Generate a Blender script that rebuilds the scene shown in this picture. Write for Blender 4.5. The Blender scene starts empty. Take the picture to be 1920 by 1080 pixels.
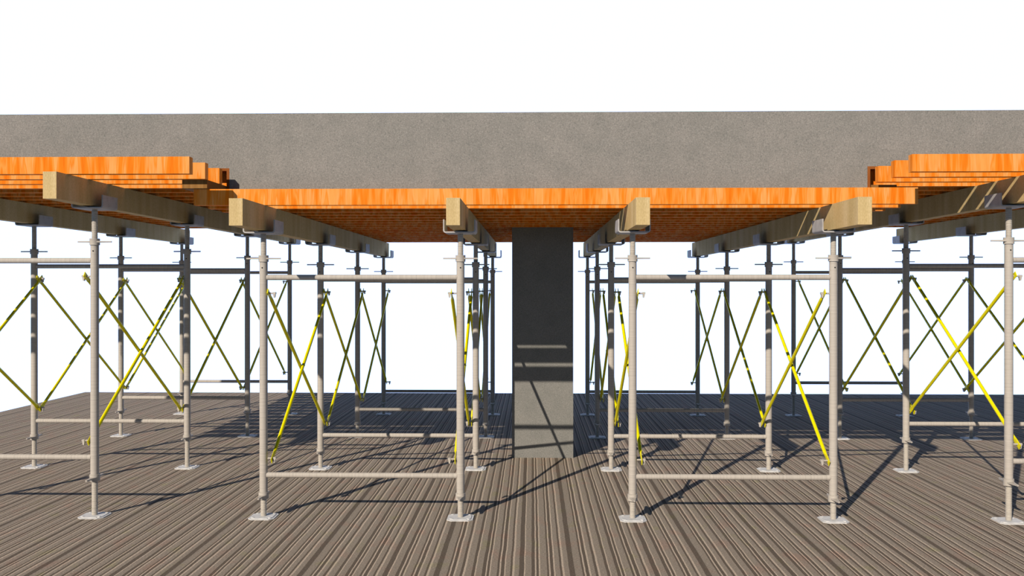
import bpy, bmesh, math
from mathutils import Vector, Matrix
PI = math.pi
scene = bpy.context.scene
C = scene.collection

# ------------------------------------------------------------------ materials
def lin(c):
    return tuple(((v/255)/12.92 if v/255 <= .04045 else ((v/255+.055)/1.055)**2.4) for v in c)

def new_mat(name, rough=.7, spec=.3, metal=0):
    m = bpy.data.materials.new(name); m.use_nodes = True
    nt = m.node_tree; b = nt.nodes['Principled BSDF']
    b.inputs['Roughness'].default_value = rough
    b.inputs['Specular IOR Level'].default_value = spec
    b.inputs['Metallic'].default_value = metal
    return m, nt, b

def N(nt, t, **kw):
    n = nt.nodes.new(t)
    for k, v in kw.items(): setattr(n, k, v)
    return n

def coords(nt, scale=(1, 1, 1), kind='Object'):
    tc = N(nt, 'ShaderNodeTexCoord'); mp = N(nt, 'ShaderNodeMapping')
    mp.inputs['Scale'].default_value = scale
    nt.links.new(tc.outputs[kind], mp.inputs['Vector'])
    return mp.outputs['Vector']

def noise(nt, vec, scale=1, detail=3, rough=.5):
    n = N(nt, 'ShaderNodeTexNoise')
    n.inputs['Scale'].default_value = scale; n.inputs['Detail'].default_value = detail
    n.inputs['Roughness'].default_value = rough
    nt.links.new(vec, n.inputs['Vector'])
    return n.outputs['Fac']

def ramp(nt, fac, stops, interp='LINEAR'):
    r = N(nt, 'ShaderNodeValToRGB'); r.color_ramp.interpolation = interp
    e = r.color_ramp.elements
    while len(e) > 1: e.remove(e[-1])
    e[0].position = stops[0][0]; e[0].color = (*stops[0][1], 1)
    for p, c in stops[1:]:
        q = e.new(p); q.color = (*c, 1)
    nt.links.new(fac, r.inputs['Fac'])
    return r.outputs['Color']

def mix(nt, a, b, fac=1.0, mode='MULTIPLY'):
    m = N(nt, 'ShaderNodeMix', data_type='RGBA', blend_type=mode)
    if isinstance(fac, float): m.inputs[0].default_value = fac
    else: nt.links.new(fac, m.inputs[0])
    for i, v in ((6, a), (7, b)):
        if isinstance(v, tuple): m.inputs[i].default_value = (*v, 1)
        else: nt.links.new(v, m.inputs[i])
    return m.outputs[2]

def galvanised(name, scale, base=(.565, .52, .465)):
    m, nt, b = new_mat(name, .65, .25)
    f = noise(nt, coords(nt, scale), 1, 4, .6)
    c = ramp(nt, f, [(.25, tuple(v*.82 for v in base)), (.5, base), (.75, tuple(v*1.12 for v in base))])
    g = ramp(nt, noise(nt, coords(nt), 400, 2), [(.3, (.93, .93, .93)), (.7, (1, 1, 1))])
    nt.links.new(mix(nt, c, g), b.inputs['Base Color'])
    return m

M = {}
M['steel_post'] = galvanised('galvanised_post', (3, 3, 95))
M['steel_rail'] = galvanised('galvanised_rail', (95, 3, 3))
M['steel'] = galvanised('galvanised_fitting', (12, 12, 40))
M['screw'] = galvanised('galvanised_screw', (8, 8, 30), (.62, .57, .50))
M['head'] = galvanised('galvanised_head_plate', (20, 20, 20), (.50, .49, .49))
M['plate'] = galvanised('galvanised_base_plate', (25, 25, 25), (.78, .78, .78))
m, nt, b = new_mat('painted_hole_shade', .9, .1); b.inputs['Base Color'].default_value = (.03, .03, .03, 1); M['hole_shade'] = m
m, nt, b = new_mat('yellow_paint', .45, .3)
c = ramp(nt, noise(nt, coords(nt), 60, 3), [(.3, (.95, .84, .0)), (.7, (.99, .89, .0))])
nt.links.new(c, b.inputs['Base Color']); M['yellow'] = m

# orange stained plywood joists: broad grain running vertically, soft blotches
def orange(name, sc):
    m, nt, b = new_mat(name, .8, .04)
    oi = N(nt, 'ShaderNodeObjectInfo'); mp0 = N(nt, 'ShaderNodeVectorMath', operation='MULTIPLY_ADD')
    tc = N(nt, 'ShaderNodeTexCoord')          # every joist is cut from a different stretch of timber
    nt.links.new(oi.outputs['Location'], mp0.inputs[0]); mp0.inputs[1].default_value = (0, 7.3, 0)
    cb = N(nt, 'ShaderNodeCombineXYZ'); sy = N(nt, 'ShaderNodeSeparateXYZ')
    nt.links.new(mp0.outputs[0], sy.inputs[0]); nt.links.new(sy.outputs['Y'], cb.inputs['X']); nt.links.new(sy.outputs['Y'], cb.inputs['Z'])
    ad = N(nt, 'ShaderNodeVectorMath', operation='ADD')
    nt.links.new(tc.outputs['Object'], ad.inputs[0]); nt.links.new(cb.outputs[0], ad.inputs[1])
    mp = N(nt, 'ShaderNodeMapping'); mp.inputs['Scale'].default_value = sc
    nt.links.new(ad.outputs[0], mp.inputs['Vector'])
    v = mp.outputs['Vector']
    f = noise(nt, v, 1, 2, .5)
    c = ramp(nt, f, [(.32, (.94, .225, .012)), (.42, (.96, .27, .02)), (.48, (.97, .37, .075)), (.53, (.96, .29, .03)), (.58, (.98, .44, .14)), (.66, (.97, .40, .10))])
    f2 = noise(nt, coords(nt, tuple(s*3.5 for s in sc)), 1, 2, .5)
    c2 = ramp(nt, f2, [(.35, (.94, .86, .7)), (.6, (1, 1, 1))])
    nt.links.new(mix(nt, c, c2), b.inputs['Base Color'])
    return m
M['orange'] = orange('orange_stained_timber', (22, 8, 2.2))
m, nt, b = new_mat('brown_form_plywood', .8, .1)
c = ramp(nt, noise(nt, coords(nt, (20, 9, 6)), 1, 3), [(.3, (.29, .085, .018)), (.7, (.36, .125, .035))])
nt.links.new(c, b.inputs['Base Color']); M['form_ply'] = m
# pale laminated beam timber
m, nt, b = new_mat('pale_beam_timber', .85, .04)
f = noise(nt, coords(nt, (60, 9, 1.2)), 1, 4, .6)
c = ramp(nt, f, [(.3, (.62, .46, .22)), (.5, (.72, .55, .28)), (.7, (.80, .63, .36))])
g = ramp(nt, noise(nt, coords(nt, (1, 1, .25)), 260, 2), [(.35, (.84, .82, .76)), (.6, (1, 1, 1))])
nt.links.new(mix(nt, c, g), b.inputs['Base Color']); M['beam'] = m
m, nt, b = new_mat('brown_packing_timber', .8, .1)
c = ramp(nt, noise(nt, coords(nt, (50, 5, 5)), 1, 4), [(.3, (.25, .115, .03)), (.7, (.38, .20, .065))])
nt.links.new(c, b.inputs['Base Color']); M['packer'] = m
# concrete
def concrete(name, base, s=1):
    m, nt, b = new_mat(name, .9, .1)
    a = noise(nt, coords(nt), 125*s, 3, .7)
    c = ramp(nt, a, [(.28, tuple(v*.55 for v in (base[0]*.9, base[1]*1.0, base[2]*1.05))), (.42, tuple(v*.88 for v in base)), (.56, base), (.72, tuple(v*1.35 for v in base))])
    l = ramp(nt, noise(nt, coords(nt), 7, 3, .6), [(.3, (.86, .88, .88)), (.7, (1.0, 1.0, 1.0))])
    nt.links.new(mix(nt, c, l), b.inputs['Base Color'])
    return m
M['concrete'] = concrete('slab_concrete', (.325, .308, .286))
M['column'] = concrete('column_concrete', (.29, .282, .262))

# ribbed deck floor: one repeating groove pattern across x, in units of a tile
D, T, L = (.165, .135, .108), (.355, .305, .252), (.62, .52, .42)  # dark and tan wood tones; L is the ribs' highlight put into colour
segs = [(0, L), (30, T), (128, D), (228, L), (255, T), (380, D), (452, L), (482, D), (530, L), (562, T), (705, D), (738, L), (772, D), (838, L),
        (866, T), (966, D), (1008, L), (1050, T), (1150, D), (1262, T), (1415, D), (1452, L), (1482, D), (1548, L), (1582, T), (1675, D),
        (1728, L), (1770, T), (1902, D), (1965, L), (1992, T), (2112, D), (2182, L), (2208, D), (2255, L), (2285, T), (2410, D), (2452, L),
        (2484, D), (2555, L), (2582, T), (2680, D), (2722, L)]
TILE = 2735.; UNIT = .0002457
m, nt, b = new_mat('ribbed_deck', .9, .04)
tc = N(nt, 'ShaderNodeTexCoord'); sx = N(nt, 'ShaderNodeSeparateXYZ'); nt.links.new(tc.outputs['Object'], sx.inputs[0])
def math_(op, a, bb, c=None):
    n = N(nt, 'ShaderNodeMath', operation=op)
    for i, v in enumerate((a, bb) if c is None else (a, bb, c)):
        if isinstance(v, (int, float)): n.inputs[i].default_value = v
        else: nt.links.new(v, n.inputs[i])
    return n.outputs[0]
wob = noise(nt, coords(nt, (5, 4, 1)), 1, 3, .6)
xw = math_('ADD', sx.outputs['X'], math_('MULTIPLY', math_('SUBTRACT', wob, .5), .008))
t = math_('FRACT', math_('DIVIDE', math_('ADD', xw, .098 + 20*TILE*UNIT), TILE*UNIT), 0)
def part_ramp(lo, hi):
    st = [(0.0, [c for p, c in segs if p/TILE <= lo][-1])]
    for p, c in segs:
        q = (p/TILE - lo)/(hi-lo)
        if 0 < q < 1: st.append((q, c))
    fac = math_('DIVIDE', math_('SUBTRACT', t, lo), hi-lo)
    return ramp(nt, fac, st, 'CONSTANT')
half = .5
sel = math_('GREATER_THAN', t, half)
c = mix(nt, part_ramp(0, half), part_ramp(half, 1), sel, 'MIX')
sp = ramp(nt, noise(nt, coords(nt, (95, 170, 1)), 1, 4, .8), [(.34, (.58, .57, .56)), (.5, (.96, .96, .96)), (.66, (1.42, 1.4, 1.36))])
c = mix(nt, c, sp)
ti = ramp(nt, noise(nt, coords(nt, (9, 5, 1)), 1, 2), [(.3, (1.06, .94, .92)), (.45, (1, 1, 1)), (.6, (1, 1, 1)), (.72, (.98, 1.02, .86))])
c = mix(nt, c, ti)
nt.links.new(c, b.inputs['Base Color']); M['floor'] = m

# ------------------------------------------------------------------ helpers
def box(bm, x0, x1, y0, y1, z0, z1):
    v = [bm.verts.new((x, y, z)) for x in (x0, x1) for y in (y0, y1) for z in (z0, z1)]
    for f in ((0, 1, 3, 2), (4, 6, 7, 5), (0, 4, 5, 1), (2, 3, 7, 6), (0, 2, 6, 4), (1, 5, 7, 3)):
        bm.faces.new([v[i] for i in f])

def prism(bm, pts, axis, a0, a1):
    """closed polygon of 2-D points pushed from a0 to a1 along axis"""
    def P(p, a):
        return {'x': (a, p[0], p[1]), 'y': (p[0], a, p[1]), 'z': (p[0], p[1], a)}[axis]
    A = [bm.verts.new(P(p, a0)) for p in pts]; B = [bm.verts.new(P(p, a1)) for p in pts]
    bm.faces.new(A); bm.faces.new(B[::-1])
    n = len(pts)
    for i in range(n): bm.faces.new((A[i], B[i], B[(i+1) % n], A[(i+1) % n]))

def rings(bm, prof, seg=24, closed=False, mat=None):
    """lathe a (radius, height) profile about z"""
    R = []
    for r, z in prof:
        ring = []
        for i in range(seg):
            a = 2*PI*i/seg
            p = Vector((r*math.cos(a), r*math.sin(a), z))
            ring.append(bm.verts.new(mat @ p if mat else p))
        R.append(ring)
    pairs = list(zip(R, R[1:])) + ([(R[-1], R[0])] if closed else [])
    for a, b_ in pairs:
        for i in range(seg): bm.faces.new((a[i], a[(i+1) % seg], b_[(i+1) % seg], b_[i]))
    if not closed:
        bm.faces.new(R[0][::-1]); bm.faces.new(R[-1])

def obj(name, bm, mat, parent=None, angle=35):
    bmesh.ops.recalc_face_normals(bm, faces=bm.faces)
    me = bpy.data.meshes.new(name); bm.to_mesh(me); bm.free()
    me.materials.append(mat)
    for p in me.polygons: p.use_smooth = True
    me.set_sharp_from_angle(angle=math.radians(angle))
    o = bpy.data.objects.new(name, me); C.objects.link(o)
    if parent: o.parent = parent
    return o

def tag(o, label, cat, group=None):
    o['label'] = label; o['category'] = cat
    if group: o['group'] = group
    return o

def empty(name):
    o = bpy.data.objects.new(name, None); C.objects.link(o); o.empty_display_size = .1
    return o

def place(proto, loc, label, cat, group, used={}):
    """first call moves the prototype itself, later calls copy it with its parts and sub-parts"""
    if proto.name not in used:
        used[proto.name] = 1; r = proto
    else:
        r = proto.copy(); C.objects.link(r)
        for ch in list(proto.children):
            c1 = ch.copy(); C.objects.link(c1); c1.parent = r
            for g in list(ch.children):
                c2 = g.copy(); C.objects.link(c2); c2.parent = c1
    r.location = loc
    return tag(r, label, cat, group)

# ------------------------------------------------------------------ layout
W, GAP, XO = 1.219, 1.055, .0866
Y0, DY = 5.444, 1.476
RISE = .1047                       # the outer towers stand this much higher on their jacks
towers = [('outer left tower', XO-2*W-1.5*GAP, RISE), ('tower left of the column', XO-W-GAP/2, 0.),
          ('tower right of the column', XO+GAP/2, 0.), ('outer right tower', XO+W+1.5*GAP, RISE)]
row_names = ['front', 'second', 'third', 'rear']
LEG_B, LEG_T = .155, 1.576

# ---- floor
bm = bmesh.new(); box(bm, -6.06, 8.2, -3, 11.89, -.12, 0)
o = obj('floor', bm, M['floor']); o['kind'] = 'structure'
o['label'] = 'ribbed grey brown deck that all the shoring stands on'

# ---- concrete slab with its dropped band, and the column
SX0, SX1, SY0, SY1 = -4.47, 4.64, 5.67, 9.80
bx0, bx1 = XO-2.037+.0, XO+2.037
Zs, Zb, Zt = 2.186, 2.033, 2.539
bm = bmesh.new()
prism(bm, [(SX0, Zs), (bx0, Zs), (bx0, Zb), (bx1, Zb), (bx1, Zs), (SX1, Zs), (SX1, Zt), (SX0, Zt)], 'y', SY0, SY1)
o = obj('concrete_slab', bm, M['concrete'])
tag(o, 'long grey concrete slab with a deeper middle band lying on the orange joists', 'slab')
bm = bmesh.new(); box(bm, -.168, .341, 7.385, 7.895, 0, Zb)
o = obj('concrete_column', bm, M['column'])
tag(o, 'square grey concrete column between the two middle shoring towers', 'column')

# ---- plywood, side forms, packers
def board(name, x0, x1, y0, y1, z0, z1, mat, label, cat, group=None):
    bm = bmesh.new(); box(bm, x0, x1, y0, y1, z0, z1)
    return tag(obj(name, bm, M[mat]), label, cat, group)
JY = 9.79
# the middle sheet is cut round the column
bm = bmesh.new()
bx, cx = (XO-2.055, XO+2.055), (-.169, .342)
for a, b2, c1, d1 in ((bx[0], bx[1], SY0, 7.384), (bx[0], cx[0], 7.384, 7.896), (cx[1], bx[1], 7.384, 7.896), (bx[0], bx[1], 7.896, JY)):
    box(bm, a, b2, c1, d1, 2.016, 2.033)
bmesh.ops.remove_doubles(bm, verts=bm.verts, dist=1e-5)
tag(obj('plywood_sheet', bm, M['form_ply']), 'thin plywood lining under the dropped middle band of the slab', 'plywood', 'plywood under the slab')
board('plywood_sheet', SX0+.1, XO-2.055, SY0, JY, 2.169, 2.186, 'form_ply', 'thin plywood lining under the higher left part of the slab', 'plywood', 'plywood under the slab')
board('plywood_sheet', XO+2.055, SX1-.1, SY0, JY, 2.169, 2.186, 'form_ply', 'thin plywood lining under the higher right part of the slab', 'plywood', 'plywood under the slab')
board('side_form_board', XO-2.055, XO-2.0375, SY0, JY, 2.0335, 2.186, 'form_ply', 'upright orange form board closing the left side of the dropped slab band', 'board', 'side form boards')
board('side_form_board', XO+2.0375, XO+2.055, SY0, JY, 2.0335, 2.186, 'form_ply', 'upright orange form board closing the right side of the dropped slab band', 'board', 'side form boards')
board('packing_plank', -2.122, -1.9695, 5.33, JY, 2.0165, 2.0706, 'packer', 'brown packing plank between lower and upper joists, left of the dropped band', 'plank', 'packing planks')
board('packing_plank', 2.1425, 2.316, 5.69, JY, 2.0165, 2.0706, 'packer', 'brown packing plank between lower and upper joists, right of the dropped band', 'plank', 'packing planks')

# ---- joists
ordn = ['front-most', 'second', 'third', 'fourth', 'fifth', 'sixth', 'seventh', 'eighth', 'ninth', 'tenth', 'eleventh', 'twelfth', 'thirteenth',
        'fourteenth', 'fifteenth', 'sixteenth', 'seventeenth', 'eighteenth', 'nineteenth', 'rear-most']
def joist_mesh(length):
    bm = bmesh.new(); box(bm, -length/2, length/2, -.026, .026, 0, .0979); return bm
COLY = (7.385, 7.895)
pm = obj('formwork_joist', joist_mesh(4.36), M['orange'])
for k in range(19):
    y = 5.373+.2455*k
    lab = ('rear-most' if k == 18 else ordn[k]) + (' orange joist' if k in (0, 18) else ' orange joist from the front') + ' under the dropped middle band of the slab'
    if COLY[0]-.025 < y < COLY[1]+.025:      # these stop against the column on both sides
        for s, x0, x1 in (('left', -2.059, -.170), ('right', .343, 2.302)):
            o = obj('formwork_joist', joist_mesh(x1-x0), M['orange'])
            o.location = ((x0+x1)/2, y, 1.918)
            tag(o, ordn[k]+' orange joist from the front, middle band, cut piece '+s+' of the column', 'joist', 'joists under the middle slab band')
    else:
        place(pm, (.122, y, 1.918), lab, 'joist', 'joists under the middle slab band')
for side, x0, x1 in (('left', -5.1, -1.9655), ('right', 2.1385, 5.27)):
    po = obj('formwork_joist', joist_mesh(x1-x0), M['orange'])
    for k in range(20):
        lab = ordn[k]+(' orange joist' if k in (0, 19) else ' orange joist from the front')+' in the higher '+side+' deck'
        place(po, ((x0+x1)/2, 5.067+.2445*k, 2.071), lab, 'joist', 'joists of the higher '+side+' deck')

# ---- main beams lying in the U heads
BY0, BY1 = 4.93, 10.01
bm = bmesh.new(); box(bm, -.0385, .0385, 0, BY1-BY0, 0, .1527)
pb = obj('timber_beam', bm, M['beam'])
for tn, tx, rise in towers:
    for s, x in (('left', tx), ('right', tx+W)):
        place(pb, (x, BY0, 1.765 if rise == 0 else 1.918), 'pale yellow timber beam along the '+s+' legs of the '+tn, 'beam', 'pale timber beams')

# ---- shoring frame: two legs, two rails, four brace pins with latches
def make_frame():
    t = empty('shoring_frame')
    for s in (0, 1):
        bm = bmesh.new()
        rings(bm, [(.0247, LEG_B), (.0247, LEG_T), (.0212, LEG_T), (.0212, LEG_B)], 28, closed=True)
        leg = obj('leg', bm, M['steel_post'], t); leg.location = (s*W, 0, 0)
        bm = bmesh.new()
        R = Matrix.Translation((s*.003-.001, -.0246, 1.539)) @ Matrix.Rotation(PI/2, 4, 'X')
        rings(bm, [(.0045, -.002), (.0045, .0008)], 12, mat=R)
        obj('bolt_hole_disc', bm, M['hole_shade'], leg)  # raised dark disc; the shade inside the bolt opening is its colour
    for z in (.260, 1.480):
        bm = bmesh.new()
        R = Matrix.Translation((.0205, 0, z)) @ Matrix.Rotation(PI/2, 4, 'Y')
        rings(bm, [(.0168, 0), (.0168, W-.041)], 22, mat=R)
        obj('rail', bm, M['steel_rail'], t)
    for s in (0, 1):
        d = 1 if s == 0 else -1
        for z in (.363, 1.382):
            bm = bmesh.new()
            R = Matrix.Rotation(PI/2*d, 4, 'Y')
            rings(bm, [(.0056, .0235), (.0056, .0765)], 12, mat=R)
            pin = obj('brace_pin', bm, M['steel'], t); pin.location = (s*W, 0, z)
            bm = bmesh.new()
            pts = [(.0605, .0078), (.0768, .0078), (.0780, .0050), (.0780, -.0045), (.0745, -.0065), (.0735, -.0170), (.0710, -.0265), (.0640, -.0280), (.0615, -.0120)]
            prism(bm, [(d*a, c_) for a, c_ in pts], 'y', -.0085, .0085)
            obj('latch', bm, M['steel'], pin)
    return t

# ---- nut with two tapered wings; turned along x on top, along y below
def wing(bm, along, sgn, z):
    pts = [(.022, -.022), (.022, .022), (.060, .012), (.104, .006), (.107, .002), (.107, -.005), (.060, -.010)]
    q = [(sgn*a, sgn*c) for a, c in pts] if along == 'x' else [(-sgn*c, sgn*a) for a, c in pts]
    prism(bm, q, 'z', z-.0045, z+.0045)

def make_nut(parent, z0, along):
    bm = bmesh.new()
    rings(bm, [(.0235, z0+.0005), (.0305, z0+.0005), (.0305, z0+.0405), (.0235, z0+.0405), (.0190, z0+.0405), (.0190, z0+.0005)][1:], 24, closed=True)
    nut = obj('wing_nut', bm, M['steel'], parent)
    for s in (1, -1):
        bm = bmesh.new(); wing(bm, along, s, z0+.0205)
        obj('handle', bm, M['steel'], nut)

def screw(z0, z1):
    bm = bmesh.new(); prof = [(.0158, z0)]; p = .0078; z = z0+.001
    while z+p < z1:
        prof += [(.0158, z), (.0185, z+p*.3), (.0185, z+p*.5), (.0158, z+p*.8)]; z += p
    prof.append((.0158, z1)); rings(bm, prof, 20); return bm

def make_base_jack(rise):
    t = empty('base_jack')
    zb = LEG_B+rise
    bm = bmesh.new()
    def octo(h, c): return [(-h+c, -h), (h-c, -h), (h, -h+c), (h, h-c), (h-c, h), (-h+c, h), (-h, h-c), (-h, -h+c)]
    prism(bm, octo(.080, .026), 'z', 0, .005)
    prism(bm, octo(.066, .026), 'z', .005, .0085)
    for sx_ in (-1, 1):
        for sy_ in (-1, 1):
            R = Matrix.Translation((sx_*.052, sy_*.050, .0085))
            rings(bm, [(.011, -.003), (.010, .0015), (.007, .0028)], 14, mat=R)
    obj('base_plate', bm, M['plate'], t)
    obj('screw', screw(.0085, zb+.075), M['screw'], t, 20)
    make_nut(t, zb-.041, 'y')
    return t

def make_head_jack(rise):
    t = empty('head_jack')                 # origin at the top of the leg
    top = .1725 if rise == 0 else .2208    # underside of the head plate above the leg top
    obj('screw', screw(-.09, top), M['screw'], t, 20)
    make_nut(t, 0, 'x')
    bm = bmesh.new(); h, th, r = .098, .0078, .016
    out, inn = [], []
    for i in range(7):
        a = PI + i*PI/12
        out.append((-h+r+r*math.cos(a), r+r*math.sin(a)))
        inn.append((-h+r+(r-th)*math.cos(a), r+(r-th)*math.sin(a)))
    po_ = [(-h, .081)] + out + [(-x, z) for x, z in out[::-1]] + [(h, .081)]
    pi_ = [(-h+th, .081)] + inn + [(-x, z) for x, z in inn[::-1]] + [(h-th, .081)]
    prism(bm, [(x, z+top) for x, z in po_ + pi_[::-1]], 'y', -.096, .096)
    hd = obj('head_plate', bm, M['head'], t)
    bm = bmesh.new(); rings(bm, [(.034, top+.0078), (.034, top+.0162)], 24)
    obj('boss', bm, M['head'], hd)
    return t

# ---- cross brace: two tubes flattened at the ends, hinged where they cross
def brace_bar(dirz, xoff):
    """bar from the front pin to the rear pin; dirz=-1 falls to the back, +1 rises"""
    bm = bmesh.new(); H = 1.019
    A = Vector((xoff, 0, 1.382 if dirz < 0 else .363)); B = Vector((xoff, DY, .363 if dirz < 0 else 1.382))
    u = (B-A).normalized(); ln = (B-A).length; px = Vector((1, 0, 0)); pw = u.cross(px)
    st = [(-.027, .0026, .0178), (.032, .0026, .0178), (.050, .0060, .0158), (.068, .0112, .0115)]
    st = st + [(ln-a, tx_, w_) for a, tx_, w_ in st[::-1]]
    R = []; seg = 16
    for a, tx_, w_ in st:
        ring = []; flat = tx_ < .004
        for i in range(seg):
            q = 2*PI*i/seg + PI/seg; cx_, sx_ = math.cos(q), math.sin(q)
            if flat:                      # near-rectangular section
                cx_ = math.copysign(1, cx_) if abs(sx_) < .93 else cx_*2.2
                sx_ = sx_ if abs(sx_) < .98 else math.copysign(1, sx_)
            ring.append(bm.verts.new(A + u*a + px*(tx_*max(-1, min(1, cx_))) + pw*(w_*sx_)))
        R.append(ring)
    for a, b_ in zip(R, R[1:]):
        for i in range(seg): bm.faces.new((a[i], a[(i+1) % seg], b_[(i+1) % seg], b_[i]))
    bm.faces.new(R[0][::-1]); bm.faces.new(R[-1])
    return bm

def make_brace():
    t = empty('cross_brace')
    obj('brace_tube', brace_bar(-1, -.0115), M['yellow'], t)
    obj('brace_tube', brace_bar(1, .0115), M['yellow'], t)
    bm = bmesh.new()
    R = Matrix.Translation((0, DY/2, .8725)) @ Matrix.Rotation(PI/2, 4, 'Y')
    rings(bm, [(.004, -.0245), (.004, .0245)], 10, mat=R)
    obj('rivet', bm, M['yellow'], t)
    return t

frame0, brace0 = make_frame(), make_brace()
bj = {0.: make_base_jack(0.), RISE: make_base_jack(RISE)}
hj = {0.: make_head_jack(0.), RISE: make_head_jack(RISE)}
for tn, tx, rise in towers:
    for r in range(4):
        y = Y0+DY*r
        place(frame0, (tx, y, rise), 'galvanised steel shoring frame, '+row_names[r]+' row of the '+tn, 'scaffold frame', 'shoring frames of the '+tn)
        for s, x in (('left', tx), ('right', tx+W)):
            place(bj[rise], (x, y, 0), 'screw base jack under the '+s+' leg, '+row_names[r]+' row, '+tn, 'base jack', 'base jacks of the '+tn)
            place(hj[rise], (x, y, LEG_T+rise), 'screw jack with U-shaped head over the '+s+' leg, '+row_names[r]+' row, '+tn, 'head jack', 'U-head jacks of the '+tn)
    for k in range(3):
        for s, x in (('left', tx+.0435), ('right', tx+W-.0435)):
            place(brace0, (x, Y0+DY*k, rise), 'yellow cross brace on the '+s+' side, '+['front', 'middle', 'rear'][k]+' bay, '+tn, 'cross brace', 'yellow cross braces of the '+tn)

# ------------------------------------------------------------------ light
ELEV, AZ = math.atan(math.cos(math.radians(29.8))/1.585), math.radians(29.8)   # sunlight travels towards +y, +x and down
sd = bpy.data.lights.new('sun', 'SUN'); sd.energy = 4.0; sd.color = (1, .89, .75); sd.angle = math.radians(.5)
so = bpy.data.objects.new('sun', sd); C.objects.link(so)
d = Vector((math.sin(AZ)*math.cos(ELEV), math.cos(AZ)*math.cos(ELEV), -math.sin(ELEV)))
so.rotation_euler = d.to_track_quat('-Z', 'Y').to_euler(); so.location = (-4, -6, 6)

w = bpy.data.worlds.new('sky'); scene.world = w; w.use_nodes = True; nt = w.node_tree
bg = nt.nodes['Background']
tc = N(nt, 'ShaderNodeTexCoord'); sx = N(nt, 'ShaderNodeSeparateXYZ'); nt.links.new(tc.outputs['Generated'], sx.inputs[0])
def mr(v, a, b2, c0, d0):
    n = N(nt, 'ShaderNodeMapRange', interpolation_type='SMOOTHSTEP')
    nt.links.new(v, n.inputs[0])
    for i, q in enumerate((a, b2, c0, d0)): n.inputs[i+1].default_value = q
    return n.outputs[0]
n1 = mr(sx.outputs['Y'], .45, .7, 0, 1)
n2 = mr(sx.outputs['Z'], .36, .46, 1, 0)
mm = N(nt, 'ShaderNodeMath', operation='MULTIPLY'); nt.links.new(n1, mm.inputs[0]); nt.links.new(n2, mm.inputs[1])
low = mix(nt, (.15, .28, .46), (.03, .055, .10), mr(sx.outputs['Z'], .02, .4, 0, 1), 'MIX')
sky = mix(nt, low, (1.0, 1.35, 2.2), mm.outputs[0], 'MIX')
nt.links.new(sky, bg.inputs['Color']); bg.inputs['Strength'].default_value = 1.0

# ------------------------------------------------------------------ camera
cd = bpy.data.cameras.new('camera'); co = bpy.data.objects.new('camera', cd); C.objects.link(co)
F = 1662.8
cd.sensor_width = 36; cd.lens = 36*F/1920; cd.clip_start = .05
co.location = (0, 0, 1.418)
co.rotation_euler = (PI/2 - 1/F, 0, .0228)
scene.camera = co
scene.cycles.diffuse_bounces = 1
scene.view_settings.view_transform = 'Standard'; scene.view_settings.look = 'None'
scene.view_settings.exposure = 0; scene.view_settings.gamma = 1; scene.view_settings.use_curve_mapping = False
